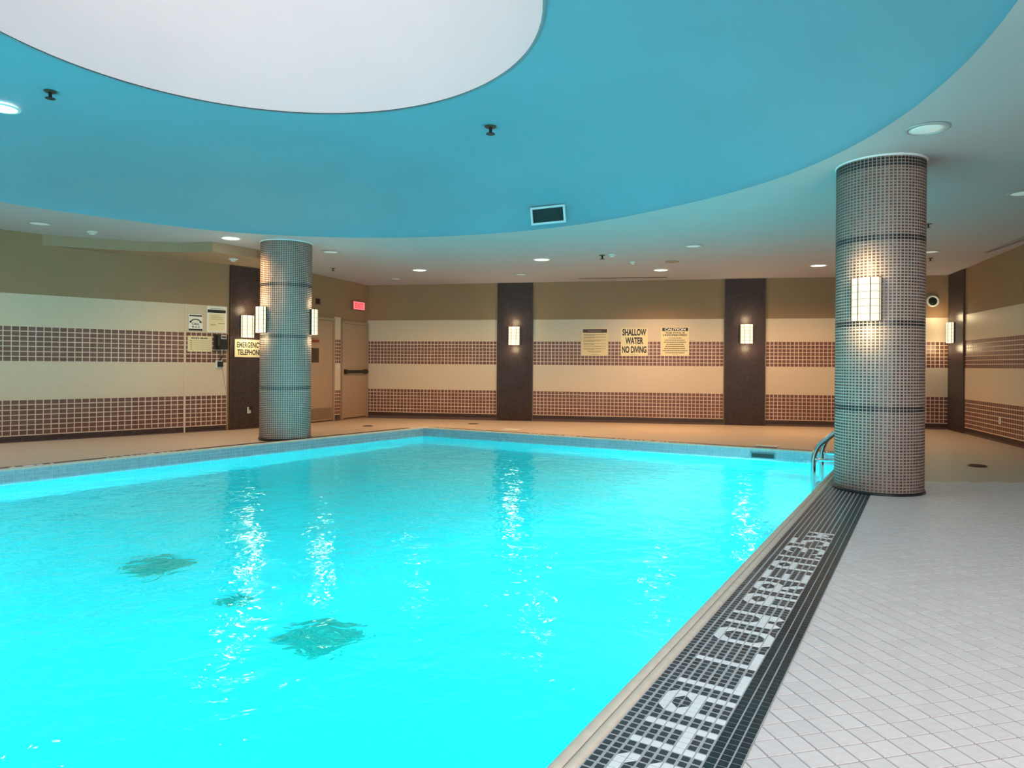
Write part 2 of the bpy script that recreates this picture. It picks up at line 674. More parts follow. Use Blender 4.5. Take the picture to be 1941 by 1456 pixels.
m = MB()
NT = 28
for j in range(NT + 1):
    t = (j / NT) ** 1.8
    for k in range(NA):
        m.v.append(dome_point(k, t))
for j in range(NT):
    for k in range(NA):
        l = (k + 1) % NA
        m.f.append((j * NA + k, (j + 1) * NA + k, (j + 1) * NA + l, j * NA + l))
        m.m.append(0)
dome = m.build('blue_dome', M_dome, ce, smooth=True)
dome['label'] = 'blue tinted shallow dome'
m = MB()
NW = 128
TOPZ = 6.9
for z in (OZ, OZ + 0.02, TOPZ):
    for k in range(NW):
        a = 2 * pi * k / NW
        r = OR - 0.002
        m.v.append((OC[0] + r * cos(a), OC[1] + r * sin(a), z))
for j in range(2):
    for k in range(NW):
        l = (k + 1) % NW
        m.f.append((j * NW + k, (j + 1) * NW + k, (j + 1) * NW + l, j * NW + l))
        m.m.append(0)
well = m.build('light_well', M_well, ce, smooth=True)
well['label'] = 'round white light well'
m = MB()
m.lathe([(OR - 0.01, OZ - 0.012), (OR + 0.02, OZ - 0.012), (OR + 0.02, OZ + 0.01)], 96, cx=OC[0], cy=OC[1])
m.f = [f for f in m.f if len(f) == 4]
m.m = [0] * len(m.f)
m.build('well_edge_bead', mat('bead_grey', (0.25, 0.27, 0.30), 0.6), ce, smooth=True)
m = MB()
m.lathe([(OR, TOPZ), (OR, TOPZ + 0.05)], 64, cx=OC[0], cy=OC[1])
m.build('skylight_panel', M_sky, ce)

# bulkhead over the telephone corner
bk = [(-7.43, 11.06), (-7.0, 11.26), (-6.5, 11.46), (-6.0, 11.60), (-5.5, 11.66), (-4.95, 11.56), (-4.47, 12.24), (-4.25, 13.0), (-4.40, 14.50), (-4.75, 13.90), (-5.32, 13.08)]
m = MB()
n = len(bk)
for z in (3.075, 3.30):
    m.v += [(p[0], p[1], z) for p in bk]
m.f.append(tuple(range(n)))
m.f.append(tuple(reversed(range(n, 2 * n))))
for i in range(n):
    j = (i + 1) % n
    m.f.append((i, n + i, n + j, j))
m.m = [0] * len(m.f)
bo = m.build('trim_1', M_bulk)
bo['kind'] = 'structure'
bmx = bmesh.new()
bmx.from_mesh(bo.data)
bmesh.ops.triangulate(bmx, faces=[f for f in bmx.faces if len(f.verts) > 4])
bmesh.ops.recalc_face_normals(bmx, faces=bmx.faces)
bmx.to_mesh(bo.data)
bmx.free()

# ------------------------------------------------------------------ the pool
pool = thing('swimming_pool', 'large rectangular indoor pool with bright cyan basin in the middle of the room', 'pool', (-2, 6, 0))
PO = Vector((-2, 6, 0))
m = MB()
DEP = -1.35
q = QUAD
for z in (DEP, -0.31, 0.0):
    m.v += [(p[0] - PO.x, p[1] - PO.y, z) for p in q]
m.f.append((0, 1, 2, 3))
for i in range(4):
    j = (i + 1) % 4
    m.f.append((i, i + 4, j + 4, j))
m.m = [0] * 5
m.build('basin', M_basin, pool)
m = MB()
q2 = offset_quad(QUAD, [0, 0, 0, 0])
for z in (-0.31, -0.002):
    m.v += [(p[0] - PO.x, p[1] - PO.y, z) for p in q]
for i in range(4):
    j = (i + 1) % 4
    m.f.append((i, i + 4, j + 4, j))
m.m = [0] * 4
m.build('waterline_grout', M_wlgrout, pool)

# small waterline tiles round the wall above the water
m = MB()
tp = 0.05
for i in (1, 2):
    a, b = QUAD[i], QUAD[(i + 1) % 4]
    d, L = unit(a, b)
    nrm = (-d[1], d[0])
    nn = int(L / tp)
    for k in range(nn):
        for r in range(5):
            s0, s1 = k * tp + 0.003, (k + 1) * tp - 0.003
            z1, z0 = -0.01 - r * tp - 0.003, -0.01 - (r + 1) * tp + 0.003
            b0 = len(m.v)
            for dd, c in ((0.0, 0.0), (0.006, 0.001)):
                for (s, z) in ((s0 + c, z0 + c), (s1 - c, z0 + c), (s1 - c, z1 - c), (s0 + c, z1 - c)):
                    m.v.append((a[0] + d[0] * s + nrm[0] * dd - PO.x, a[1] + d[1] * s + nrm[1] * dd - PO.y, z))
            for qf in ((7, 6, 5, 4), (0, 4, 5, 1), (1, 5, 6, 2), (2, 6, 7, 3), (3, 7, 4, 0)):
                m.f.append(tuple(b0 + x for x in qf))
                m.m.append(0)
wt = m.build('waterline_tiles', M_wline, pool)
wt['kind'] = 'stuff'

# nosing: two rounded rails with a groove between, right side wide, others narrow
NOSE = 0.075


def side_frame(i):
    a, b = QUAD[i], QUAD[(i + 1) % 4]
    d, L = unit(a, b)
    return a, d, (d[1], -d[0]), L


def sp(i, s, o, z=0.0):
    a, d, n, L = side_frame(i)
    return (a[0] + d[0] * s + n[0] * o - PO.x, a[1] + d[1] * s + n[1] * o - PO.y, z)


for i in range(4):
    a, d, nrm, L = side_frame(i)
    m = MB()
    prof = []
    for (c0, r) in ((0.017, 0.022), (0.056, 0.018)):
        for k in range(9):
            an = pi - pi * k / 8
            prof.append((c0 + r * cos(an), 0.001 + 0.45 * r * sin(an)))
    prof = [(-0.006, -0.03)] + prof + [(NOSE, 0.0), (NOSE, -0.03)]
    segs = 2
    for e in range(segs):
        for (o, z) in prof:
            s = -o if e == 0 else L + o
            m.v.append(sp(i, s, o, z))
    k = len(prof)
    for e in range(k - 1):
        m.f.append((e, e + 1, k + e + 1, k + e))
        m.m.append(0)
    m.f = [tuple(reversed(f)) for f in m.f]
    m.build('nosing', M_nose, pool, smooth=True)
    m = MB()
    m.prism(ccw([sp(i, 0.04, 0.0335)[:2], sp(i, L, 0.0335)[:2], sp(i, L, 0.0415)[:2], sp(i, 0.04, 0.0415)[:2]]), -0.004, 0.0045)
    m.build('groove_seal', mat('groove_brown', (0.16, 0.10, 0.07), 0.8), pool)

# the mosaic strip with its depth marking
G = {
    'S': ["1###2", "#3.4#", "#....", "4###2", "....#", "2..1#", "4###3"],
    'H': ["#...#", "#...#", "#...#", "#...#", "#####", "#...#", "#...#"],
    'A': ["1###2", "#3.4#", "#2.1#", "#####", "#...#", "#...#", "#...#"],
    'L': ["#....", "#....", "#....", "#....", "#....", "#....", "#####"],
    'O': ["1###2", "#3.4#", "#...#", "#...#", "#...#", "#2.1#", "4###3"],
    'W': ["#...#", "#...#", "#...#", "#2.1#", "#####", "##.##", "43.43"],
    'R': ["1###2", "#3.4#", "#2.1#", "####3", "#.#2.", "#..#2", "#..4#"],
    'E': ["#####", "#....", "#....", "####.", "#....", "#....", "#####"],
    '1': ["#", "#", "#", "#", "#", "#", "#"],
    '.': [".", ".", ".", ".", ".", ".", "#"],
    '3': ["1###2", "3..4#", "...1#", ".###3", "....#", "2..1#", "4###3"],
    '5': ["#####", "#....", "###2.", "..4#2", "....#", "2..1#", "4###3"],
    'M': [".....", ".....", "#...#", "#2.1#", "#####", "#4#3#", "#...#"],
}
rows = {}
r = 0


def put(ch, gap):
    global r
    g = G[ch]
    for j in range(len(g[0])):
        for c in range(7):
            if g[c][j] != '.':
                rows[(r + j, 2 + c)] = g[c][j]
    r += len(g[0]) + gap


r = -7
for ch, gap in zip('SHALLOWAREA1.35M', (2, 2, 2, 2, 2, 2, 4, 2, 2, 2, 3, 1, 1, 2, 2, 0)):
    put(ch, gap)

PT = 0.0366
# distance along the right side at which the H begins
a, d, nrm, L0 = side_frame(0)
HS = (0.39 - a[0]) * d[0] + (2.357 - a[1]) * d[1]
NCOL = 12
CW = 0.0362


def cell_poly(i, row, col, s_org, shape, pt=PT, cw=CW, g=0.0022):
    s0, s1 = s_org + row * pt + g, s_org + (row + 1) * pt - g
    o0, o1 = NOSE + col * cw + g, NOSE + (col + 1) * cw - g
    # corners: top-left = (s0,o0), top-right = (s1,o0), bottom-left = (s0,o1), bottom-right = (s1,o1) as a reader on the deck sees it
    TL, TR, BL, BR = (s0, o0), (s1, o0), (s0, o1), (s1, o1)
    if shape == '.' and col < 9:
        g2 = 0.0028
        return [], [[(s0 + g2, o0 + g2), (s1 - g2, o0 + g2), (s1 - g2, o1 - g2), (s0 + g2, o1 - g2)]]
    if shape == '#':
        return [[TL, TR, BR, BL]], []
    if shape == '1':
        return [[TR, BR, BL]], [[TL, TR, BL]]
    if shape == '2':
        return [[TL, BR, BL]], [[TL, TR, BR]]
    if shape == '3':
        return [[TL, TR, BL]], [[TR, BR, BL]]
    if shape == '4':
        return [[TL, TR, BR]], [[TL, BR, BL]]
    return [], [[TL, TR, BR, BL]]




def strip(i, s_org, r0, r1, ncol, letters, label, singles=False):
    e_mesh = MB()
    x0, x1 = NOSE, NOSE + ncol * CW
    poly = ccw([sp(i, s_org + r0 * PT, x0)[:2], sp(i, s_org + r1 * PT, x0)[:2], sp(i, s_org + r1 * PT, x1)[:2], sp(i, s_org + r0 * PT, x1)[:2]])
    e_mesh.prism(poly, -0.03, -0.0022)
    bed = e_mesh.build('edge_strip', M_stripgrout, pool)
    bed['label'] = label
    rest = MB()
    solo = []
    for rr in range(r0, r1):
        for c in range(ncol):
            sh = letters.get((rr, c), '.')
            whites, blacks = cell_poly(i, rr, c, s_org, sh)
            for lst, mi in ((whites, 1), (blacks, 2 if (c < 9 and ncol == 12) else 0)):
                for pl in lst:
                    pts = ccw([sp(i, s, o)[:2] for s, o in pl])
                    if singles:
                        wx = pts[0][0] + PO.x
                        wy = pts[0][1] + PO.y
                        if wy > 2.02 and wx > 0.53 * wy - 1.1 and len(solo) < 300:
                            solo.append((pts, mi))
                            continue
                    rest.prism(pts, -0.004, 0.0, 0.0012, mi, cap=False)
    ro = rest.build('mosaic_tiles', [M_black, M_wtile, M_greyt], bed)
    ro['kind'] = 'stuff'
    for pts, mi in solo:
        cx = sum(p[0] for p in pts) / len(pts)
        cy = sum(p[1] for p in pts) / len(pts)
        t = MB()
        t.prism([(p[0] - cx, p[1] - cy) for p in pts], -0.004, 0.0, 0.0012, 0)
        o = t.build('letter_tile' if mi == 1 else 'mosaic_tile', (M_black, M_wtile, M_greyt)[mi], bed, loc=(cx, cy, 0))
        if mi == 1:
            o['label'] = 'white tile of the lettering'
    return bed


strip(0, HS, -38, 245, 12, rows, 'black mosaic strip with white SHALLOW AREA 1.35M lettering on the right side', True)
small = {}
for base in (60, 108, 190, 240, 300):
    for k in range(0, 34):
        if random.random() < 0.35:
            w0 = random.choice((1, 2))
            for c in (1, 2, 3):
                if random.random() < 0.85:
                    small[(base + k, c)] = '#'
L1 = side_frame(1)[3]
strip(1, 0.2, 0, int((L1 - 0.2) / PT), 5, small, 'thin dark mosaic strip along the far side')
L2 = side_frame(2)[3]
strip(2, 0.2, 0, int((L2 - 0.4) / PT), 5, {(k[0] + 60, k[1]): v for k, v in small.items()}, 'thin dark mosaic strip along the left side')

# water
m = MB()
wi = offset_quad(QUAD, [-0.004] * 4)
m.v = [(p[0] - PO.x, p[1] - PO.y, 0) for p in wi]
m.f = [(0, 1, 2, 3)]
m.m = [0]
wo = m.build('pool_water', M_water, None, loc=(PO.x, PO.y, -0.15))
tag(wo, 'rippling bright cyan water filling the indoor pool', 'water')

# unseen underwater lamps added in the pool walls to brighten the water
def pool_fill_lamp(i, s, label, k=1.0):
    a, d, nrm, L = side_frame(i)
    x, y = a[0] + d[0] * s, a[1] + d[1] * s
    e = thing('pool_fill_light', label, 'added pool light', (x, y, -0.7), atan2(d[1], d[0]))
    b = MB()
    b.lathe([(0.13, 0.0), (0.13, 0.02), (0.10, 0.035), (0.0, 0.038)], 24)
    o = b.build('lens', M_plast, e)
    o.rotation_euler = (radians(-90), 0, 0)
    n = (-nrm[0], -nrm[1])
    lamp('pool_fill_lamp', 'AREA', (x + n[0] * 0.06, y + n[1] * 0.06, -0.7), POOL_W * k, (0.85, 1.0, 1.0),
         (radians(90), 0, atan2(n[1], n[0]) - pi / 2), shape='DISK', size=0.24)


for s in (1.5, 5.0, 9.0, 12.5):
    pool_fill_lamp(0, s, 'added unseen underwater lamp in the right pool wall, %s along from the near end' % {1.5: 'first', 5.0: 'second', 9.0: 'third', 12.5: 'fourth'}[s],
              {1.5: 0.6, 5.0: 1.25, 9.0: 1.6, 12.5: 1.3}[s])
for s in (10.0, 12.6):
    pool_fill_lamp(2, s, 'added unseen underwater lamp in the left pool wall, %s' % {10.0: 'further from the near corner', 12.6: 'close to the near corner'}[s], 1.3)
for s in (2.2, 5.8):
    pool_fill_lamp(3, s, 'added unseen underwater lamp in the near pool wall, %s one' % {2.2: 'left', 5.8: 'right'}[s], {2.2: 0.9, 5.8: 0.3}[s])


def grate(x, y, size, label, name='pool_drain', rot=1.0):
    e = thing(name, label, 'drain', (x, y, DEP), rot)
    b = MB()
    b.box(-size / 2, size / 2, -size / 2, size / 2, 0, 0.012)
    b.build('frame', M_drain, e)
    k = 7
    b = MB()
    for j in range(k):
        xx = -size / 2 + 0.03 + j * (size - 0.06) / (k - 1)
        b.box(xx - 0.008, xx + 0.008, -size / 2 + 0.02, size / 2 - 0.02, 0.012, 0.02)
    b.build('slats', M_drain, e)


grate(-3.0, 5.95, 0.46, 'square dark main drain on the pool floor, the left one')
grate(-1.27, 4.73, 0.46, 'square dark main drain on the pool floor, the nearer right one')
grate(-2.07, 5.26, 0.17, 'small dark drain between the two big ones on the pool floor', 'floor_fitting')

# skimmer mouth on the far side and inlet on the left side
d, L = unit(QUAD[1], QUAD[2])
e = thing('skimmer', 'dark skimmer slot at the waterline of the far pool wall', 'skimmer', (3.80, 10.60, -0.10), atan2(d[1], d[0]))
b = MB()
b.box(-0.16, 0.16, 0.0, 0.012, -0.03, 0.03)
b.build('mouth', M_blackp, e)
b = MB()
b.box(-0.18, 0.18, 0.0, 0.008, -0.042, 0.042)
b.build('surround', mat('teal_plastic', (0.1, 0.25, 0.28), 0.5), e)

d, L = unit(QUAD[2], QUAD[3])
e = thing('pool_inlet', 'small dark oval inlet in the left pool wall just under the water', 'inlet', (-4.70, 9.61, -0.24), atan2(d[1], d[0]))
b = MB()
b.lathe([(0.075, 0), (0.07, 0.012), (0.045, 0.014)], 20)
o = b.build('flange', mat('teal_plastic', (0.1, 0.25, 0.28), 0.5), e)
o.rotation_euler = (radians(-90), 0, 0)
b = MB()
b.lathe([(0.042, 0.0141), (0.0, 0.016)], 16)
o = b.build('mouth', M_blackp, e)
o.rotation_euler = (radians(-90), 0, 0)

# ------------------------------------------------------------------ tiled deck on the right
def clip(poly, p, n):
    """keep the part of poly with (x-p).n >= 0"""
    out = []
    for k in range(len(poly)):
        a, b = poly[k], poly[(k + 1) % len(poly)]
        da = (a[0] - p[0]) * n[0] + (a[1] - p[1]) * n[1]
        db = (b[0] - p[0]) * n[0] + (b[1] - p[1]) * n[1]
        if da >= 0:
            out.append(a)
        if da * db < 0:
            t = da / (da - db)
            out.append((a[0] + (b[0] - a[0]) * t, a[1] + (b[1] - a[1]) * t))
    return out


TP = 0.09
ang = radians(14)
ca, sa = cos(ang), sin(ang)
a, d, nrm, L = side_frame(0)
edge_p = out_off(a, nrm, NOSE + 12 * CW + 0.003)
cells = []
for i in range(-30, 90):
    for j in range(-10, 110):
        cx0, cy0 = (i + 0.5) * TP, (j + 0.5) * TP
        x, y = cx0 * ca - cy0 * sa, cx0 * sa + cy0 * ca
        if y < 1.5 or y > 7.7 or x > 0.86 * y + 0.9:
            continue
        if (x - edge_p[0]) * nrm[0] + (y - edge_p[1]) * nrm[1] < -TP:
            continue
        rd, _ = unit(P_R, P_R2)
        if (x - P_R[0]) * rd[1] - (y - P_R[1]) * rd[0] < 0.05:
            continue
        g = 0.0026
        pl = [(cx0 - TP / 2 + g, cy0 - TP / 2 + g), (cx0 + TP / 2 - g, cy0 - TP / 2 + g), (cx0 + TP / 2 - g, cy0 + TP / 2 - g), (cx0 - TP / 2 + g, cy0 + TP / 2 - g)]
        pl = [(p[0] * ca - p[1] * sa, p[0] * sa + p[1] * ca) for p in pl]
        full = True
        q = clip(pl, edge_p, nrm)
        if len(q) != 4 or any(abs(q[k][0] - pl[k][0]) > 1e-9 for k in range(4)):
            full = False
        if len(q) < 3:
            continue
        # polygon area
        A = abs(sum(q[k][0] * q[(k + 1) % len(q)][1] - q[(k + 1) % len(q)][0] * q[k][1] for k in range(len(q)))) / 2
        if A < 1e-5:
            continue
        cells.append((y, x, q, full))
cells.sort(key=lambda t: (t[0]))
sub = []
rest = MB()
me_t = None
n_single = 0
bedm = MB()
for (y, x, q, full) in cells:
    vis = y > 2.12 and x < 0.76 * y
    z = random.uniform(-0.0004, 0.0004)
    if vis and n_single < 300:
        n_single += 1
        b = MB()
        b.prism([(p[0] - x, p[1] - y) for p in q], -0.004, z, 0.0014, 0)
        shade = random.choice('abc')
        mm = mat('deck_tile_' + shade, tuple(c * {'a': 0.97, 'b': 1.0, 'c': 1.025}[shade] for c in (0.66, 0.595, 0.60)), 0.42, var=0.06, scale=30, bump=0.1, bscale=120)
        b.build('floor_tile', mm, fl, loc=(x, y, 0))
    else:
        rest.prism(q, -0.004, z, 0.0014, 0, cap=False)
ro = rest.build('floor_tiles', M_decktile, fl)
ro['kind'] = 'stuff'
b = MB()
pp = [out_off(edge_p, d, 1.5), out_off(edge_p, d, 10.2)]
b.prism(ccw([pp[0], pp[1], (6.3, 7.7), (4.9, 3.0), (2.5, 1.4)]), -0.02, -0.0028)
b.build('grout_bed', M_deckgrout, fl)

# ------------------------------------------------------------------ round columns
def column_meshes():
    R0, n = 0.408, 70
    p = 0.030
    t = MB()
    seg = 2 * pi / n
    H = 112
    for rr in range(H):
        z0 = rr * p
        ring = rr in (0, 27, 28, 55, 56, 83, 84) or rr >= 107
        for k in range(n):
            a0, a1 = k * seg, (k + 1) * seg
            ga, gz = 0.0060 / R0, 0.0052
            if ring:
                ga, gz = 0.0042 / R0, 0.003
            b0 = len(t.v)
            for rad, ea, ez in ((R0 - 0.001, ga, gz), (R0 + 0.004, ga + 0.001 / R0, gz + 0.001)):
                for (aa, zz) in ((a0 + ea, z0 + ez), (a1 - ea, z0 + ez), (a1 - ea, z0 + p - ez), (a0 + ea, z0 + p - ez)):
                    t.v.append((rad * cos(aa), rad * sin(aa), zz))
            for q in ((4, 5, 6, 7), (0, 1, 5, 4), (1, 2, 6, 5), (2, 3, 7, 6), (3, 0, 4, 7)):
                t.f.append(tuple(b0 + x for x in q))
                t.m.append(1 if ring else 0)
    c = MB()
    c.lathe([(R0, 0), (R0, 3.36)], 70)
    b = MB()
    b.lathe([(R0, 0), (R0 + 0.018, 0), (R0 + 0.014, 0.02), (R0, 0.024)], 70)
    return t.mesh('mosaic_tiles', [M_coltile, M_black]), c.mesh('core', M_colgrout, True), b.mesh('base_ring', M_black, True)


CM = column_meshes()


def column(x, y, rot, label):
    e = thing('round_column', label, 'column', (x, y, 0), rot)
    inst('core', CM[1], e)
    o = inst('mosaic_tiles', CM[0], e)
    o['kind'] = 'stuff'
    inst('base_ring', CM[2], e)
    k = MB()
    zc = ceil_z(y) - 0.006
    k.lathe([(0.413, zc - 0.004), (0.422, zc - 0.004), (0.434, zc + 0.03)], 64)
    k.build('top_bead', M_white, e, smooth=True)
    return e


CR, CL = (3.765, 7.20), (-3.77, 11.69)
column(*CR, 0.02, 'large grey mosaic round column at right by the pool edge and ladder')
column(*CL, 0.3, 'grey mosaic round column at left, further off, carrying two glowing sconces')

# ------------------------------------------------------------------ sconces
def sconce(loc, rz, label, power=SCONCE_W):
    """local -Y faces the room; a shallow curved glass front in a dark grid"""
    e = thing('wall_sconce', label, 'lamp', loc, rz, None)
    Wd, Hh, D = 0.26, 0.43, 0.105
    N = 12

    def front(u, out=0.0):
        a = (u - 0.5) * 1.5
        x = (Wd / 2 + out) * sin(a) / sin(0.75)
        y = -(D + out) + 0.055 * (1 - cos(a)) / (1 - cos(0.75))
        return x, y
    g = MB()
    pts = [(-Wd / 2, -0.01)] + [front(k / N) for k in range(N + 1)] + [(Wd / 2, -0.01)]
    n = len(pts)
    for z in (0.006, Hh - 0.006):
        g.v += [(p[0], p[1], z) for p in pts]
    for k in range(n):
        l = (k + 1) % n
        g.f.append((k, l, n + l, n + k))
        g.m.append(0)
    g.f.append(tuple(reversed(range(n))))
    g.f.append(tuple(range(n, 2 * n)))
    g.m += [0, 0]
    g.build('glass_shade', M_glow, e)
    b = MB()
    b.box(-Wd / 2 - 0.006, Wd / 2 + 0.006, -0.012, -0.0005, 0, Hh)
    b.build('back_plate', M_bronze, e)
    f = MB()
    for u in (0.30, 0.70):
        x, y = front(u)
        f.tube([(x, y - 0.001, 0), (x, y - 0.001, Hh)], 0.0045, 6)
    for sx in (-1, 1):
        f.tube([(sx * Wd / 2, -0.055, 0), (sx * Wd / 2, -0.055, Hh)], 0.004, 6)
        f.tube([(sx * Wd / 2, -0.012, 0), (sx * Wd / 2, -0.012, Hh)], 0.004, 6)
    for k in range(1, 6):
        z = Hh * k / 6
        f.tube([(-Wd / 2, -0.012, z)] + [(front(u / N)[0], front(u / N)[1] - 0.0005, z) for u in range(N + 1)] + [(Wd / 2, -0.012, z)], 0.0018, 4)
    f.build('metal_grid', M_bronze, e)
    R = Matrix.Rotation(rz, 3, 'Z')
    for dz, k in ((-0.10, 0.5), (Hh + 0.10, 0.5)):
        v = R @ Vector((0, -0.20, 0))
        lamp('sconce_lamp', 'POINT', (loc[0] + v.x, loc[1] + v.y, loc[2] + dz), power * k, (1.0, 0.78, 0.45), shadow_soft_size=0.08)
    return e


def wsconce(key, s, z, label):
    sconce(wp(key, s, 0.040, z), WALLS[key][2], label)


def csconce(c, dirv, z, label):
    a = atan2(dirv[1], dirv[0])
    sconce((c[0] + 0.405 * cos(a), c[1] + 0.405 * sin(a), z), a + pi / 2, label)


csconce(CR, (-0.70, -0.75), 1.70, 'largest glowing sconce, on the near face of the right round column')
csconce(CL, (-0.78, -0.80), 1.73, 'glowing sconce on the left face of the left round column')
csconce(CL, (0.96, 0.22), 1.72, 'glowing sconce seen edge on at the right side of the left round column')
wsconce('P', 0.36, 1.72, 'glowing sconce above the emergency telephone sign, partly behind another')
wsconce('B', 3.62, 1.70, 'glowing sconce on the back wall pilaster left of the warning signs')
wsconce('B', 8.77, 1.74, 'glowing sconce on the back wall pilaster right of the warning signs')
wsconce('R', 0.30, 1.75, 'glowing sconce in the far right corner near the round speaker')

# ------------------------------------------------------------------ downlights
def downlight(x, y, on, label, r=0.15, z=None, power=DOWN_W, col=(1.0, 0.58, 0.26)):
    if z is None:
        z = ceil_z(y)
    e = thing('ceiling_light', label, 'ceiling light', (x, y, z))
    t = MB()
    t.lathe([(r * 0.88, -0.001), (r * 0.90, -0.012), (r * 1.04, -0.010), (r * 1.10, -0.001)], 32)
    t.f = [f for f in t.f if len(f) == 4]
    t.m = [0] * len(t.f)
    t.build('trim_ring', mat('lamp_trim', (0.42, 0.43, 0.43), 0.4) if not on else M_plast, e, smooth=True)
    l = MB()
    l.lathe([(r * 0.88, -0.003), (r * 0.6, -0.009), (0.0, -0.012)], 32)
    l.build('lens', M_lit if on else M_dim, e, smooth=True)
    if on:
        lamp('downlight_lamp', 'SPOT', (x, y, z - 0.03), power, col, (0, 0, 0), spot_size=radians(150), spot_blend=0.8, shadow_soft_size=0.12)
    return e


downlight(-4.52, 11.24, True, 'lit downlight beside the left round column, near the bulkhead corner')
downlight(-1.92, 14.45, True, 'lit downlight over the far left corner of the pool', power=DOWN_W * 1.5)
downlight(0.54, 13.06, True, 'lit downlight over the middle of the far pool edge', power=DOWN_W * 1.3)
downlight(3.0, 14.2, True, 'lit downlight above the caution sign', power=DOWN_W * 1.9)
downlight(5.88, 13.5, True, 'lit downlight just left of the right round column', power=DOWN_W * 1.5)
downlight(-6.92, 10.26, False, 'unlit downlight near the left wall beside a smoke detector')
downlight(-3.22, 12.42, False, 'unlit downlight just right of the left round column')
downlight(0.18, 14.95, False, 'unlit downlight close above the left back pilaster', r=0.14)
downlight(-2.62, 15.75, False, 'unlit downlight close to the far left corner of the back wall', r=0.13)
downlight(2.99, 11.62, False, 'unlit downlight between the dome edge and the caution sign')
downlight(3.61, 6.13, False, 'largest unlit downlight, in front of the right round column', r=0.165)
downlight(5.96, 8.2, False, 'unlit downlight at the right edge of the picture')
downlight(7.12, 11.98, False, 'unlit downlight half hidden behind the right round column')

# ------------------------------------------------------------------ things on the ceiling
def detector(x, y, label, z=None, r=0.075):
    z = ceil_z(y) if z is None else z
    e = thing('smoke_detector', label, 'detector', (x, y, z))
    b = MB()
    b.lathe([(r, -0.001), (r, -0.02), (r * 0.75, -0.032)], 24)
    b.build('base', M_plast, e, smooth=True)
    b = MB()
    b.lathe([(r * 0.55, -0.032), (r * 0.5, -0.055), (r * 0.2, -0.06)], 20)
    b.build('sensor_cap', M_plast, e, smooth=True)


def sprinkler(x, y, label, z=None, s=1.0):
    z = ceil_z(y) if z is None else z
    e = thing('sprinkler_head', label, 'sprinkler', (x, y, z))
    b = MB()
    b.lathe([(0.045 * s, -0.0005), (0.04 * s, -0.008)], 16)
    b.build('escutcheon', M_bronze, e, smooth=True)
    b = MB()
    b.lathe([(0.012 * s, -0.008), (0.012 * s, -0.05 * s), (0.035 * s, -0.052 * s), (0.035 * s, -0.056 * s)], 12)
    b.build('nozzle', M_blackp, e)


detector(-6.47, 10.78, 'white smoke detector on the ceiling above the left wall')
detector(1.76, 12.42, 'white detector next to a black sprinkler on the far ceiling')
detector(2.26, 13.2, 'small white detector left of a flat ceiling disc', r=0.06)
detector(-4.90, 12.3, 'white detector under the bulkhead by the left pilaster', z=3.075, r=0.08)
sprinkler(1.60, 12.55, 'small black sprinkler beside the white detector on the far ceiling', s=1.3)
sprinkler(-3.66, 14.3, 'small dark sprinkler near the door wall, right of the left column')
sprinkler(5.83, 9.85, 'small dark sprinkler right of the right round column, nearer one')
sprinkler(7.5, 12.6, 'small dark sprinkler behind the right round column, low one')
e = thing('ceiling_disc', 'flat pale round cover plate on the ceiling above the signs', 'cover plate', (3.0, 13.2, ceil_z(13.2)))
b = MB()
b.lathe([(0.13, -0.0005), (0.12, -0.012), (0, -0.013)], 24)
b.build('plate', M_bulk, e, smooth=True)


def surf_z(x, y):
    """dome height under (x, y)"""
    a = atan2(y - OC[1], x - OC[0]) % (2 * pi)
    k = a / (2 * pi) * NA
    rr = sqrt((x - OC[0]) ** 2 + (y - OC[1]) ** 2)
    r0 = rim[int(round(k)) % NA]
    t = max(0.0, min(1.0, (r0 - rr) / (r0 - OR)))
    z0 = ceil_z(OC[1] + r0 * sin(a))
    return z0 + (OZ - z0) * (1 - (1 - t) ** 2.3) ** 0.62


# unseen downlights added around the camera to brighten the near deck
for x, y, lb in ((1.6, 1.6, 'nearest the pool edge'), (3.6, 2.6, 'nearest the right wall'), (3.4, 0.2, 'between the photographer and the right wall'), (1.2, -1.2, 'just behind the photographer'), (-1.6, -2.4, 'over the near pool corner')):
    downlight(x, y, True, 'added unseen downlight over the near deck, ' + lb, power=NEAR_W, col=(1.0, 0.96, 0.93))
for x, y, lb in ((-9.6, 7.2, 'further from the telephone corner'), (-8.6, 9.2, 'nearer the telephone corner')):
    downlight(x, y, True, 'added unseen downlight over the left deck, ' + lb, power=170, col=(1.0, 0.82, 0.66))  # out-of-view lamps added to lift the left deck and wall
DX = [(-5.28, 7.24), (-4.58, 6.93), (-0.26, 7.85)]
downlight(DX[0][0], DX[0][1], True, 'bright lit downlight on the blue dome at the left edge of the picture', z=surf_z(*DX[0]) - 0.012, power=60, col=(1, .9, .78))
sprinkler(DX[1][0], DX[1][1], 'dark sprinkler on the blue dome, near the left downlight', z=surf_z(*DX[1]) - 0.004, s=1.3)
sprinkler(DX[2][0], DX[2][1], 'dark sprinkler on the blue dome, between the light well and the vent', z=surf_z(*DX[2]) - 0.004, s=1.5)


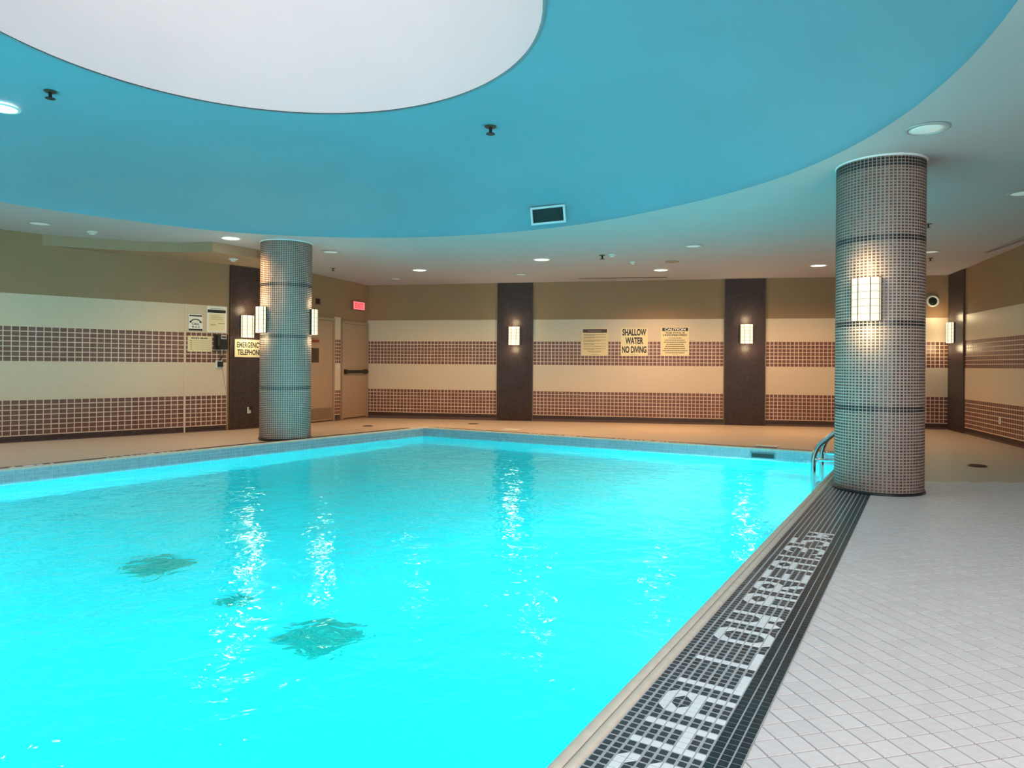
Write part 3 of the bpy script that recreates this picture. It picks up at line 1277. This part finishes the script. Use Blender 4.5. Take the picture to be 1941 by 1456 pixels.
def vent(x, y, rz, tilt, label, z):
    e = thing('air_vent', label, 'vent', (x, y, z))
    e.rotation_euler = (tilt, 0, rz)
    Wv, Hv = 0.54, 0.25
    f = MB()
    t = 0.03
    f.box(-Wv / 2, Wv / 2, -0.02, 0.0, -Hv / 2, -Hv / 2 + t)
    f.box(-Wv / 2, Wv / 2, -0.02, 0.0, Hv / 2 - t, Hv / 2)
    f.box(-Wv / 2, -Wv / 2 + t, -0.02, 0.0, -Hv / 2 + t, Hv / 2 - t)
    f.box(Wv / 2 - t, Wv / 2, -0.02, 0.0, -Hv / 2 + t, Hv / 2 - t)
    f.build('frame', M_white, e)
    b = MB()
    b.box(-Wv / 2 + t, Wv / 2 - t, 0.0, 0.01, -Hv / 2 + t, Hv / 2 - t)
    b.build('dark_backing', M_blackp, e)
    for k in range(8):
        zz = -Hv / 2 + t + 0.012 + k * (Hv - 2 * t - 0.024) / 7
        s = MB()
        s.box(-Wv / 2 + t, Wv / 2 - t, -0.014, 0.0, zz - 0.002, zz + 0.002)
        s.build('slat', mat('vent_slat', (0.03, 0.06, 0.07), 0.5), e)


vent(0.50, 9.98, radians(-28), radians(12), 'rectangular dark air vent with white frame at the dome edge', 3.38)

# slot diffuser
e = thing('slot_diffuser', 'long narrow slot diffuser in the ceiling along the right wall', 'vent', (8.0, 11.5, ceil_z(11.5)), atan2(1.6, 0.33) - pi / 2)
b = MB()
b.box(-0.06, 0.06, -0.95, 0.95, -0.008, -0.0005)
b.build('frame', M_ceil, e)
for k in (-0.03, 0.0, 0.03):
    b = MB()
    b.box(k - 0.006, k + 0.006, -0.93, 0.93, -0.010, -0.008)
    b.build('slot', M_blackp, e)
e = thing('slot_diffuser', 'thin dark slot diffuser in the ceiling above the back wall signs', 'vent', (2.4, 15.35, ceil_z(15.35)), radians(-10.7))
b = MB()
b.box(-0.95, 0.95, -0.03, 0.03, -0.008, -0.0005)
b.build('frame', M_bronze, e)


# ------------------------------------------------------------------ doors
def door(name, s0, s1, z1, wall_obj, push):
    """frame and leaf in wall frame coordinates; parts are children of the structure empty"""
    m = MB()
    fw = 0.055
    zb = -0.03
    for (xa, xb, za, zb2) in ((s0, s0 + fw, zb, z1), (s1 - fw, s1, zb, z1), (s0 + fw, s1 - fw, z1 - fw, z1)):
        m.box(xa, xb, -0.045, -0.001, za, zb2)
    o, a, rz, L = WALLS['D']
    fr = m.build(name, M_frame, None, loc=(a[0], a[1], 0), rotz=rz)
    fr['kind'] = 'structure'
    l = MB()
    l.box(s0 + fw + 0.006, s1 - fw - 0.006, -0.018, -0.002, zb + 0.02, z1 - fw - 0.006)
    l.build('door_leaf', M_door, fr)
    g = MB()
    g.box(s0 + fw, s1 - fw, -0.004, -0.001, zb, z1 - fw)
    g.build('dark_gap', M_blackp, fr)
    if push:
        b = MB()
        b.box(1.13, 1.37, -0.022, -0.018, 1.26, 1.57)
        b.build('push_plate', M_bronze, fr)
        b = MB()
        b.box(s0 + fw + 0.03, s1 - fw - 0.03, -0.021, -0.018, 0.02, 0.27)
        b.build('kick_plate', mat('kick_plate_metal', (0.30, 0.20, 0.13), 0.4, 0.3), fr)
        b = MB()
        b.box(0.98, 1.34, -0.05, -0.018, 1.70, 1.75)
        b.build('closer_bar', mat('red_bar', (0.25, 0.03, 0.02), 0.5), fr)
    else:
        b = MB()
        b.box(s0 + fw + 0.02, s1 - fw - 0.01, -0.085, -0.055, 1.02, 1.09)
        b.box(s0 + fw + 0.02, s0 + fw + 0.12, -0.06, -0.018, 1.0, 1.11)
        b.box(s1 - fw - 0.11, s1 - fw - 0.01, -0.06, -0.018, 1.0, 1.11)
        b.build('panic_bar', M_blackp, fr)


door('door_1', 0.78, 1.92, 2.25, wd, True)
door('door_2', 2.20, 3.25, 2.22, wd, False)


# ------------------------------------------------------------------ signs and fittings on the walls
def text_mesh(body, x, z, w0, h0, parent, m=M_ink, off=0.0, name='lettering', y=-0.0065, depth=0.001):
    cu = bpy.data.curves.new('text', 'FONT')
    cu.body = body
    cu.size = 1.0
    cu.offset = off
    cu.extrude = 0.0
    cu.resolution_u = 3
    to = bpy.data.objects.new('tmp', cu)
    COL.objects.link(to)
    dg = bpy.context.evaluated_depsgraph_get()
    me = bpy.data.meshes.new_from_object(to.evaluated_get(dg))
    bpy.data.objects.remove(to)
    xs = [v.co.x for v in me.vertices]
    ys = [v.co.y for v in me.vertices]
    ax, bx, ay, by = min(xs), max(xs), min(ys), max(ys)
    for v in me.vertices:
        X = x + (v.co.x - (ax + bx) / 2) / (bx - ax) * w0
        Z = z + (v.co.y - (ay + by) / 2) / (by - ay) * h0
        v.co = (X, y, Z)
    me.materials.clear()
    me.materials.append(m)
    o = bpy.data.objects.new(name, me)
    COL.objects.link(o)
    o.parent = parent
    return o


def plate(key, s0, s1, z0, z1, label, cat='sign', name='wall_sign', m=M_sign, proud=0.016, th=0.006, border=None):
    e = thing(name, label, cat, wp(key, (s0 + s1) / 2, proud, z0), WALLS[key][2])
    w0, h0 = s1 - s0, z1 - z0
    b = MB()
    b.box(-w0 / 2, w0 / 2, -th, 0.0, 0, h0)
    b.build('plate', m, e)
    if border:
        b = MB()
        t = 0.008
        for (xa, xb, za, zb) in ((-w0 / 2, w0 / 2, 0, t), (-w0 / 2, w0 / 2, h0 - t, h0), (-w0 / 2, -w0 / 2 + t, t, h0 - t), (w0 / 2 - t, w0 / 2, t, h0 - t)):
            b.box(xa, xb, -th - 0.006, -0.001, za, zb)
        b.build('frame', border, e)
    return e, w0, h0


def lines(e, rws, m, name='print_lines', y=-0.0075):
    b = MB()
    for (xa, xb, za, zb) in rws:
        # small print too small to read: broken dashes
        x = xa
        while x < xb:
            ln = random.uniform(0.018, 0.05)
            b.box(x, min(x + ln, xb), y, -0.006, za, zb)
            x += ln + 0.006
    o = b.build(name, m, e)
    o['kind'] = 'stuff'
    return o


# three signs on the back wall
e, w0, h0 = plate('B', 5.17, 5.78, 1.46, 2.085, 'cream notice sign with dark header, leftmost of three on the back wall', m=mat('tan_sign_plate', (0.78, 0.60, 0.33), 0.5))
b = MB()
b.box(-w0 / 2 + 0.035, w0 / 2 - 0.03, -0.0075, -0.006, h0 - 0.10, h0 - 0.02)
b.build('header', mat('maroon_print', (0.06, 0.025, 0.022), 0.5), e)
lines(e, [(-0.16, 0.15, h0 - 0.07, h0 - 0.05)], mat('header_print', (0.35, 0.2, 0.15), .5), 'header_print', -0.009)
rr = []
for (z, n) in ((0.49, 2), (0.43, 2), (0.365, 3), (0.285, 2), (0.225, 1), (0.17, 2)):
    for k in range(n):
        rr.append((-0.25, 0.25 if k == 0 else 0.0 + 0.12 * (k == 1 and n == 3), z - 0.018 * k - 0.010, z - 0.018 * k))
rr += [(-0.17, 0.16, 0.105, 0.115), (-0.13, 0.13, 0.085, 0.095), (-0.07, 0.07, 0.03, 0.038)]
lines(e, rr, M_inkb)
e, w0, h0 = plate('B', 6.06, 6.66, 1.46, 2.09, 'cream SHALLOW WATER NO DIVING sign, middle of three on the back wall')
for tx, z, ww in (('SHALLOW', 0.535, 0.53), ('WATER', 0.345, 0.40), ('NO DIVING', 0.145, 0.54)):
    text_mesh(tx, 0, z, ww, 0.155, e, off=0.038)
lines(e, [(-0.09, 0.09, 0.03, 0.038)], M_inkb)
e, w0, h0 = plate('B', 6.945, 7.56, 1.465, 2.115, 'cream CAUTION this pool is unsupervised sign, rightmost of three on the back wall')
b = MB()
b.box(-0.28, 0.28, -0.0075, -0.006, h0 - 0.095, h0 - 0.022)
b.build('header', M_ink, e)
text_mesh('CAUTION', 0, h0 - 0.058, 0.46, 0.052, e, m=M_signw, off=0.038, y=-0.0085)
text_mesh('THIS POOL IS', 0, h0 - 0.135, 0.42, 0.035, e, off=0.038)
text_mesh('UNSUPERVISED', 0, h0 - 0.185, 0.52, 0.035, e, off=0.038)
rr = []
for k, ww in enumerate((0.14, 0.22, 0.24, 0.19, 0.21, 0.23, 0.27, 0.21)):
    z = h0 - 0.24 - k * 0.047
    rr.append((-ww, ww, z - 0.018, z))
rr.append((-0.07, 0.07, 0.025, 0.033))
lines(e, rr, mat('olive_print', (0.12, 0.10, 0.05), 0.5))

# telephone corner
e, w0, h0 = plate('L', 10.37, 10.61, 1.82, 2.11, 'white CALL 9-1-1 sign with a black telephone handset picture', m=M_signw)
b = MB()
b.box(-w0 / 2, w0 / 2, -0.0075, -0.006, 0.0, 0.03)
b.box(-w0 / 2 + 0.01, w0 / 2 - 0.01, -0.0075, -0.006, h0 - 0.035, h0 - 0.01)
b.build('border_bars', M_ink, e)
b = MB()
N = 12
for k in range(N):
    a0, a1 = pi * (0.15 + 0.7 * k / N), pi * (0.15 + 0.7 * (k + 1) / N)
    th = 0.020
    i0 = len(b.v)
    for a2 in (a0, a1):
        for rad in (0.095, 0.095 + th):
            b.v.append((rad * cos(a2), -0.0075, h0 * 0.36 + rad * sin(a2) * 0.95))
    b.f.append((i0, i0 + 2, i0 + 3, i0 + 1))
    b.m.append(0)
for sx in (-1, 1):
    b.box(sx * 0.088 - 0.018, sx * 0.088 + 0.018, -0.0075, -0.006, h0 * 0.36 + 0.035, h0 * 0.36 + 0.065)
b.build('handset_picture', M_ink, e)
text_mesh('CALL', 0, 0.120, 0.13, 0.040, e, off=0.038)
text_mesh('9-1-1', 0, 0.065, 0.13, 0.040, e, off=0.038)
e, w0, h0 = plate('L', 10.69, 11.045, 1.80, 2.275, 'tall cream notice with black header beside the left pilaster', m=M_signw)
b = MB()
b.box(-w0 / 2 + 0.01, w0 / 2 - 0.015, -0.0075, -0.006, h0 - 0.115, h0 - 0.06)
b.build('header', M_ink, e)
b = MB()
b.box(-w0 / 2 + 0.03, w0 / 2 - 0.03, -0.0072, -0.006, 0.03, h0 - 0.13)
b.build('inner_panel', M_sign, e)
lines(e, [(-0.12, 0.13, h0 - 0.045, h0 - 0.035), (-0.10, 0.10, 0.24, 0.248), (-0.11, -0.02, 0.14, 0.15), (0.03, 0.14, 0.16, 0.17), (-0.11, -0.03, 0.125, 0.132), (-0.1, 0.06, 0.30, 0.306), (-0.1, 0.1, 0.27, 0.276)], M_inkb, y=-0.0085)
e, w0, h0 = plate('L', 10.355, 10.775, 1.44, 1.725, 'wide cream notice left of the black wall telephone')
lines(e, [(-0.15, -0.01, h0 - 0.05, h0 - 0.03), (0.01, 0.14, h0 - 0.05, h0 - 0.03)], M_ink, 'header')
rr = []
for k in range(5):
    z = h0 - 0.085 - k * 0.038
    rr += [(-0.17, -0.13, z - 0.012, z), (-0.11, 0.0, z - 0.004, z), (0.01, 0.18, z - 0.005, z)]
lines(e, rr, M_inkb)
# telephone
e = thing('wall_telephone', 'black wall telephone with silver top at the end of the left wall', 'telephone', wp('L', 10.935, 0.016, 1.49), WALLS['L'][2])
b = MB()
b.box(-0.12, 0.12, -0.06, 0, 0.0, 0.27)
bo = b.build('body', M_blackp, e)
b = MB()
b.box(-0.01, 0.09, -0.066, -0.06, 0.19, 0.265)
b.build('number_panel', mat('silver_panel', (0.6, 0.5, 0.48), 0.4), e)
b = MB()
b.box(0.0, 0.08, -0.07, -0.066, 0.21, 0.238)
b.build('display', M_blackp, e)
b = MB()
b.tube([(-0.075, -0.10, z) for z in (0.03, 0.08, 0.15, 0.22, 0.255)], 0.018, 10)
b.tube([(-0.075, -0.085, 0.02), (-0.075, -0.11, 0.045), (-0.075, -0.085, 0.06)], 0.028, 10)
b.tube([(-0.075, -0.085, 0.26), (-0.075, -0.11, 0.235), (-0.075, -0.085, 0.22)], 0.028, 10)
b.build('handset', M_blackp, e, smooth=True)
b = MB()
for (dx) in (-0.08, -0.02, 0.06):
    b.tube([(dx, -0.03, 0.0), (dx * 0.7 + 0.01, -0.04, -0.06), (0.02 + dx * 0.1, -0.05, -0.13), (-0.02 + dx * 0.2, -0.035, -0.21)], 0.005, 6)
b.build('cord', M_blackp, e)
e = thing('junction_box', 'small black box with white edge under the wall telephone', 'junction box', wp('L', 10.91, 0.012, 1.15), WALLS['L'][2])
b = MB()
b.box(-0.06, 0.06, -0.012, 0, 0, 0.13)
b.build('back_plate', M_plast, e)
b = MB()
b.box(-0.03, 0.065, -0.05, -0.012, 0.015, 0.115)
b.build('black_cover', M_blackp, e)
b = MB()
b.tube([(0.05, -0.02, 0.02), (0.08, -0.01, -0.1), (0.10, -0.01, -0.25), (0.13, -0.01, -0.4)], 0.004, 6)
b.build('cord', mat('grey_cord', (0.25, 0.2, 0.18), 0.6), e)

e, w0, h0 = plate('P', 0.10, 0.74, 1.35, 1.69, 'cream EMERGENCY TELEPHONE sign on the dark left pilaster', proud=0.042, border=mat('sign_rim', (0.62, 0.50, 0.36), 0.5))
text_mesh('EMERGENCY', 0, 0.235, 0.54, 0.11, e, off=0.038)
text_mesh('TELEPHONE', 0, 0.095, 0.52, 0.11, e, off=0.038)


def outlet(key, s, z, label, proud=0.012, dark=False):
    e = thing('wall_outlet', label, 'outlet', wp(key, s, proud, z), WALLS[key][2])
    b = MB()
    b.box(-0.038, 0.038, -0.008, 0, 0, 0.12)
    b.build('cover_plate', M_plast, e)
    b = MB()
    b.box(-0.015, 0.015, -0.011, -0.008, 0.02, 0.05)
    b.box(-0.015, 0.015, -0.011, -0.008, 0.07, 0.10)
    b.build('sockets', mat('socket_ivory', (0.55, 0.52, 0.46), 0.4), e)
    if dark:
        b = MB()
        b.box(0.0, 0.05, -0.045, -0.008, 0.06, 0.14)
        b.build('black_plug', M_blackp, e)


outlet('P', 0.42, 0.28, 'white outlet with a black plug low on the left pilaster', 0.042, True)
outlet('R', 2.63, 0.29, 'white outlet in the brown tiles of the right wall')
outlet('D', 2.075, 1.13, 'white switch plate between the two doors', 0.014)

# exit sign
e = thing('exit_sign', 'red glowing exit sign above the far door', 'sign', wp('D', 2.80, 0.0, 2.50), WALLS['D'][2])
b = MB()
b.box(-0.24, 0.24, -0.07, 0, 0, 0.21)
b.build('housing', mat('exit_housing', (0.30, 0.10, 0.08), 0.5), e)
b = MB()
b.box(-0.225, 0.225, -0.073, -0.07, 0.015, 0.195)
b.build('lit_face', M_exit, e)
text_mesh('EXIT', 0, 0.105, 0.34, 0.12, e, m=M_exitr, off=0.02, y=-0.0745)
lamp('exit_lamp', 'POINT', wp('D', 2.80, 0.3, 2.6), 0.6, (1, 0.1, 0.08), shadow_soft_size=0.1)
# small camera box near door 1
e = thing('wall_buzzer', 'small dark box with a dome high on the wall above the first door', 'alarm', wp('D', 1.33, 0.0, 2.52), WALLS['D'][2])
b = MB()
b.box(-0.06, 0.06, -0.03, 0, 0, 0.12)
b.build('box', M_bronze, e)
b = MB()
b.lathe([(0.04, 0), (0.036, 0.02), (0.0, 0.035)], 16)
o = b.build('dome', M_blackp, e, loc=(0, -0.03, 0.06))
o.rotation_euler = (radians(90), 0, 0)
# round speaker
e = thing('round_speaker', 'round black speaker with white ring high on the back wall at right', 'speaker', wp('B', 12.49, 0.0, 2.64), WALLS['B'][2])
b = MB()
b.lathe([(0.125, 0), (0.12, 0.04), (0.09, 0.045), (0.085, 0.02)], 32)
o = b.build('ring', M_plast, e, smooth=True)
o.rotation_euler = (radians(90), 0, 0)
b = MB()
b.lathe([(0.088, 0.021), (0.05, 0.028), (0, 0.03)], 32)
o = b.build('cone', M_blackp, e, smooth=True)
o.rotation_euler = (radians(90), 0, 0)

# ------------------------------------------------------------------ deck drains and inlays
def deck_drain(x, y, label, r=0.11):
    e = thing('deck_drain', label, 'drain', (x, y, deck_z(y) - 0.003))
    b = MB()
    b.lathe([(r, 0), (r, 0.004), (r * 0.85, 0.006)], 24)
    b.build('rim', M_bronze, e)
    b = MB()
    for k in range(-3, 4):
        h = sqrt(max(0, (r * 0.8) ** 2 - (k * r * 0.22) ** 2))
        b.box(k * r * 0.22 - 0.006, k * r * 0.22 + 0.006, -h, h, 0.006, 0.009)
    b.build('bars', M_blackp, e)


deck_drain(-2.94, 14.33, 'small round dark drain in the deck in front of the doors')
deck_drain(-0.83, 15.18, 'small round dark drain in the deck by the left back pilaster')
deck_drain(5.99, 9.02, 'small round dark drain in the deck right of the right column')
for (x, y, lb) in ((0.0, 13.74, 'white marker plate set in the far deck near the left corner'), (4.01, 11.02, 'white marker plate at the far pool edge near the ladder')):
    e = thing('marker_plate', lb, 'marker', (x, y, deck_z(y) - 0.003), radians(-29))
    b = MB()
    b.box(-0.16, 0.16, -0.10, 0.10, 0, 0.008)
    b.build('plate', M_wtile, e)
    b = MB()
    b.box(-0.13, 0.13, -0.07, 0.07, 0.008, 0.010)
    b.build('inset', mat('marker_ivory', (0.78, 0.72, 0.6), 0.5), e)


# ------------------------------------------------------------------ the ladder
def smooth_path(P, sub=6):
    out = []
    for i in range(len(P) - 1):
        p0 = P[max(i - 1, 0)]
        p1, p2 = P[i], P[i + 1]
        p3 = P[min(i + 2, len(P) - 1)]
        for k in range(sub):
            t = k / sub
            out.append(tuple(0.5 * (2 * p1[j] + (p2[j] - p0[j]) * t + (2 * p0[j] - 5 * p1[j] + 4 * p2[j] - p3[j]) * t * t + (3 * p1[j] - p0[j] - 3 * p2[j] + p3[j]) * t ** 3) for j in range(3)))
    out.append(tuple(P[-1]))
    return out


a, d, nrm, L = side_frame(0)
ls = (3.49 - a[0]) * d[0] + (8.11 - a[1]) * d[1]
lx, ly = a[0] + d[0] * ls, a[1] + d[1] * ls
e = thing('pool_ladder', 'polished steel pool ladder half hidden behind the right round column', 'ladder', (lx, ly, 0), atan2(d[1], d[0]))
# local X along the pool side, local -Y towards the deck, +Y over the water
for k, x in enumerate((0.0, 0.72)):
    path = [(x, 0.155, -0.75), (x, 0.155, -0.3), (x, 0.155, 0.05), (x, 0.15, 0.20), (x, 0.11, 0.32), (x, 0.03, 0.41), (x, -0.10, 0.52), (x, -0.28, 0.64), (x, -0.44, 0.68), (x, -0.56, 0.61), (x, -0.60, 0.48), (x, -0.60, 0.2), (x, -0.60, -0.004)]
    b = MB()
    b.tube(smooth_path(path), 0.027, 14)
    b.build('rail', M_steel, e, smooth=True)
    b = MB()
    b.tube([(x, 0.155, 0.18), (x, -0.2, 0.18), (x, -0.60, 0.18)], 0.019, 10)
    b.build('brace', M_steel, e, smooth=True)
    b = MB()
    b.lathe([(0.05, 0.0), (0.045, 0.012), (0.026, 0.02)], 18, cx=x, cy=-0.60)
    b.build('foot_cover', M_steel, e)
for z in (-0.30, -0.55):
    b = MB()
    b.box(0.0, 0.72, 0.11, 0.19, z, z + 0.03)
    b.build('step', M_steel, e)
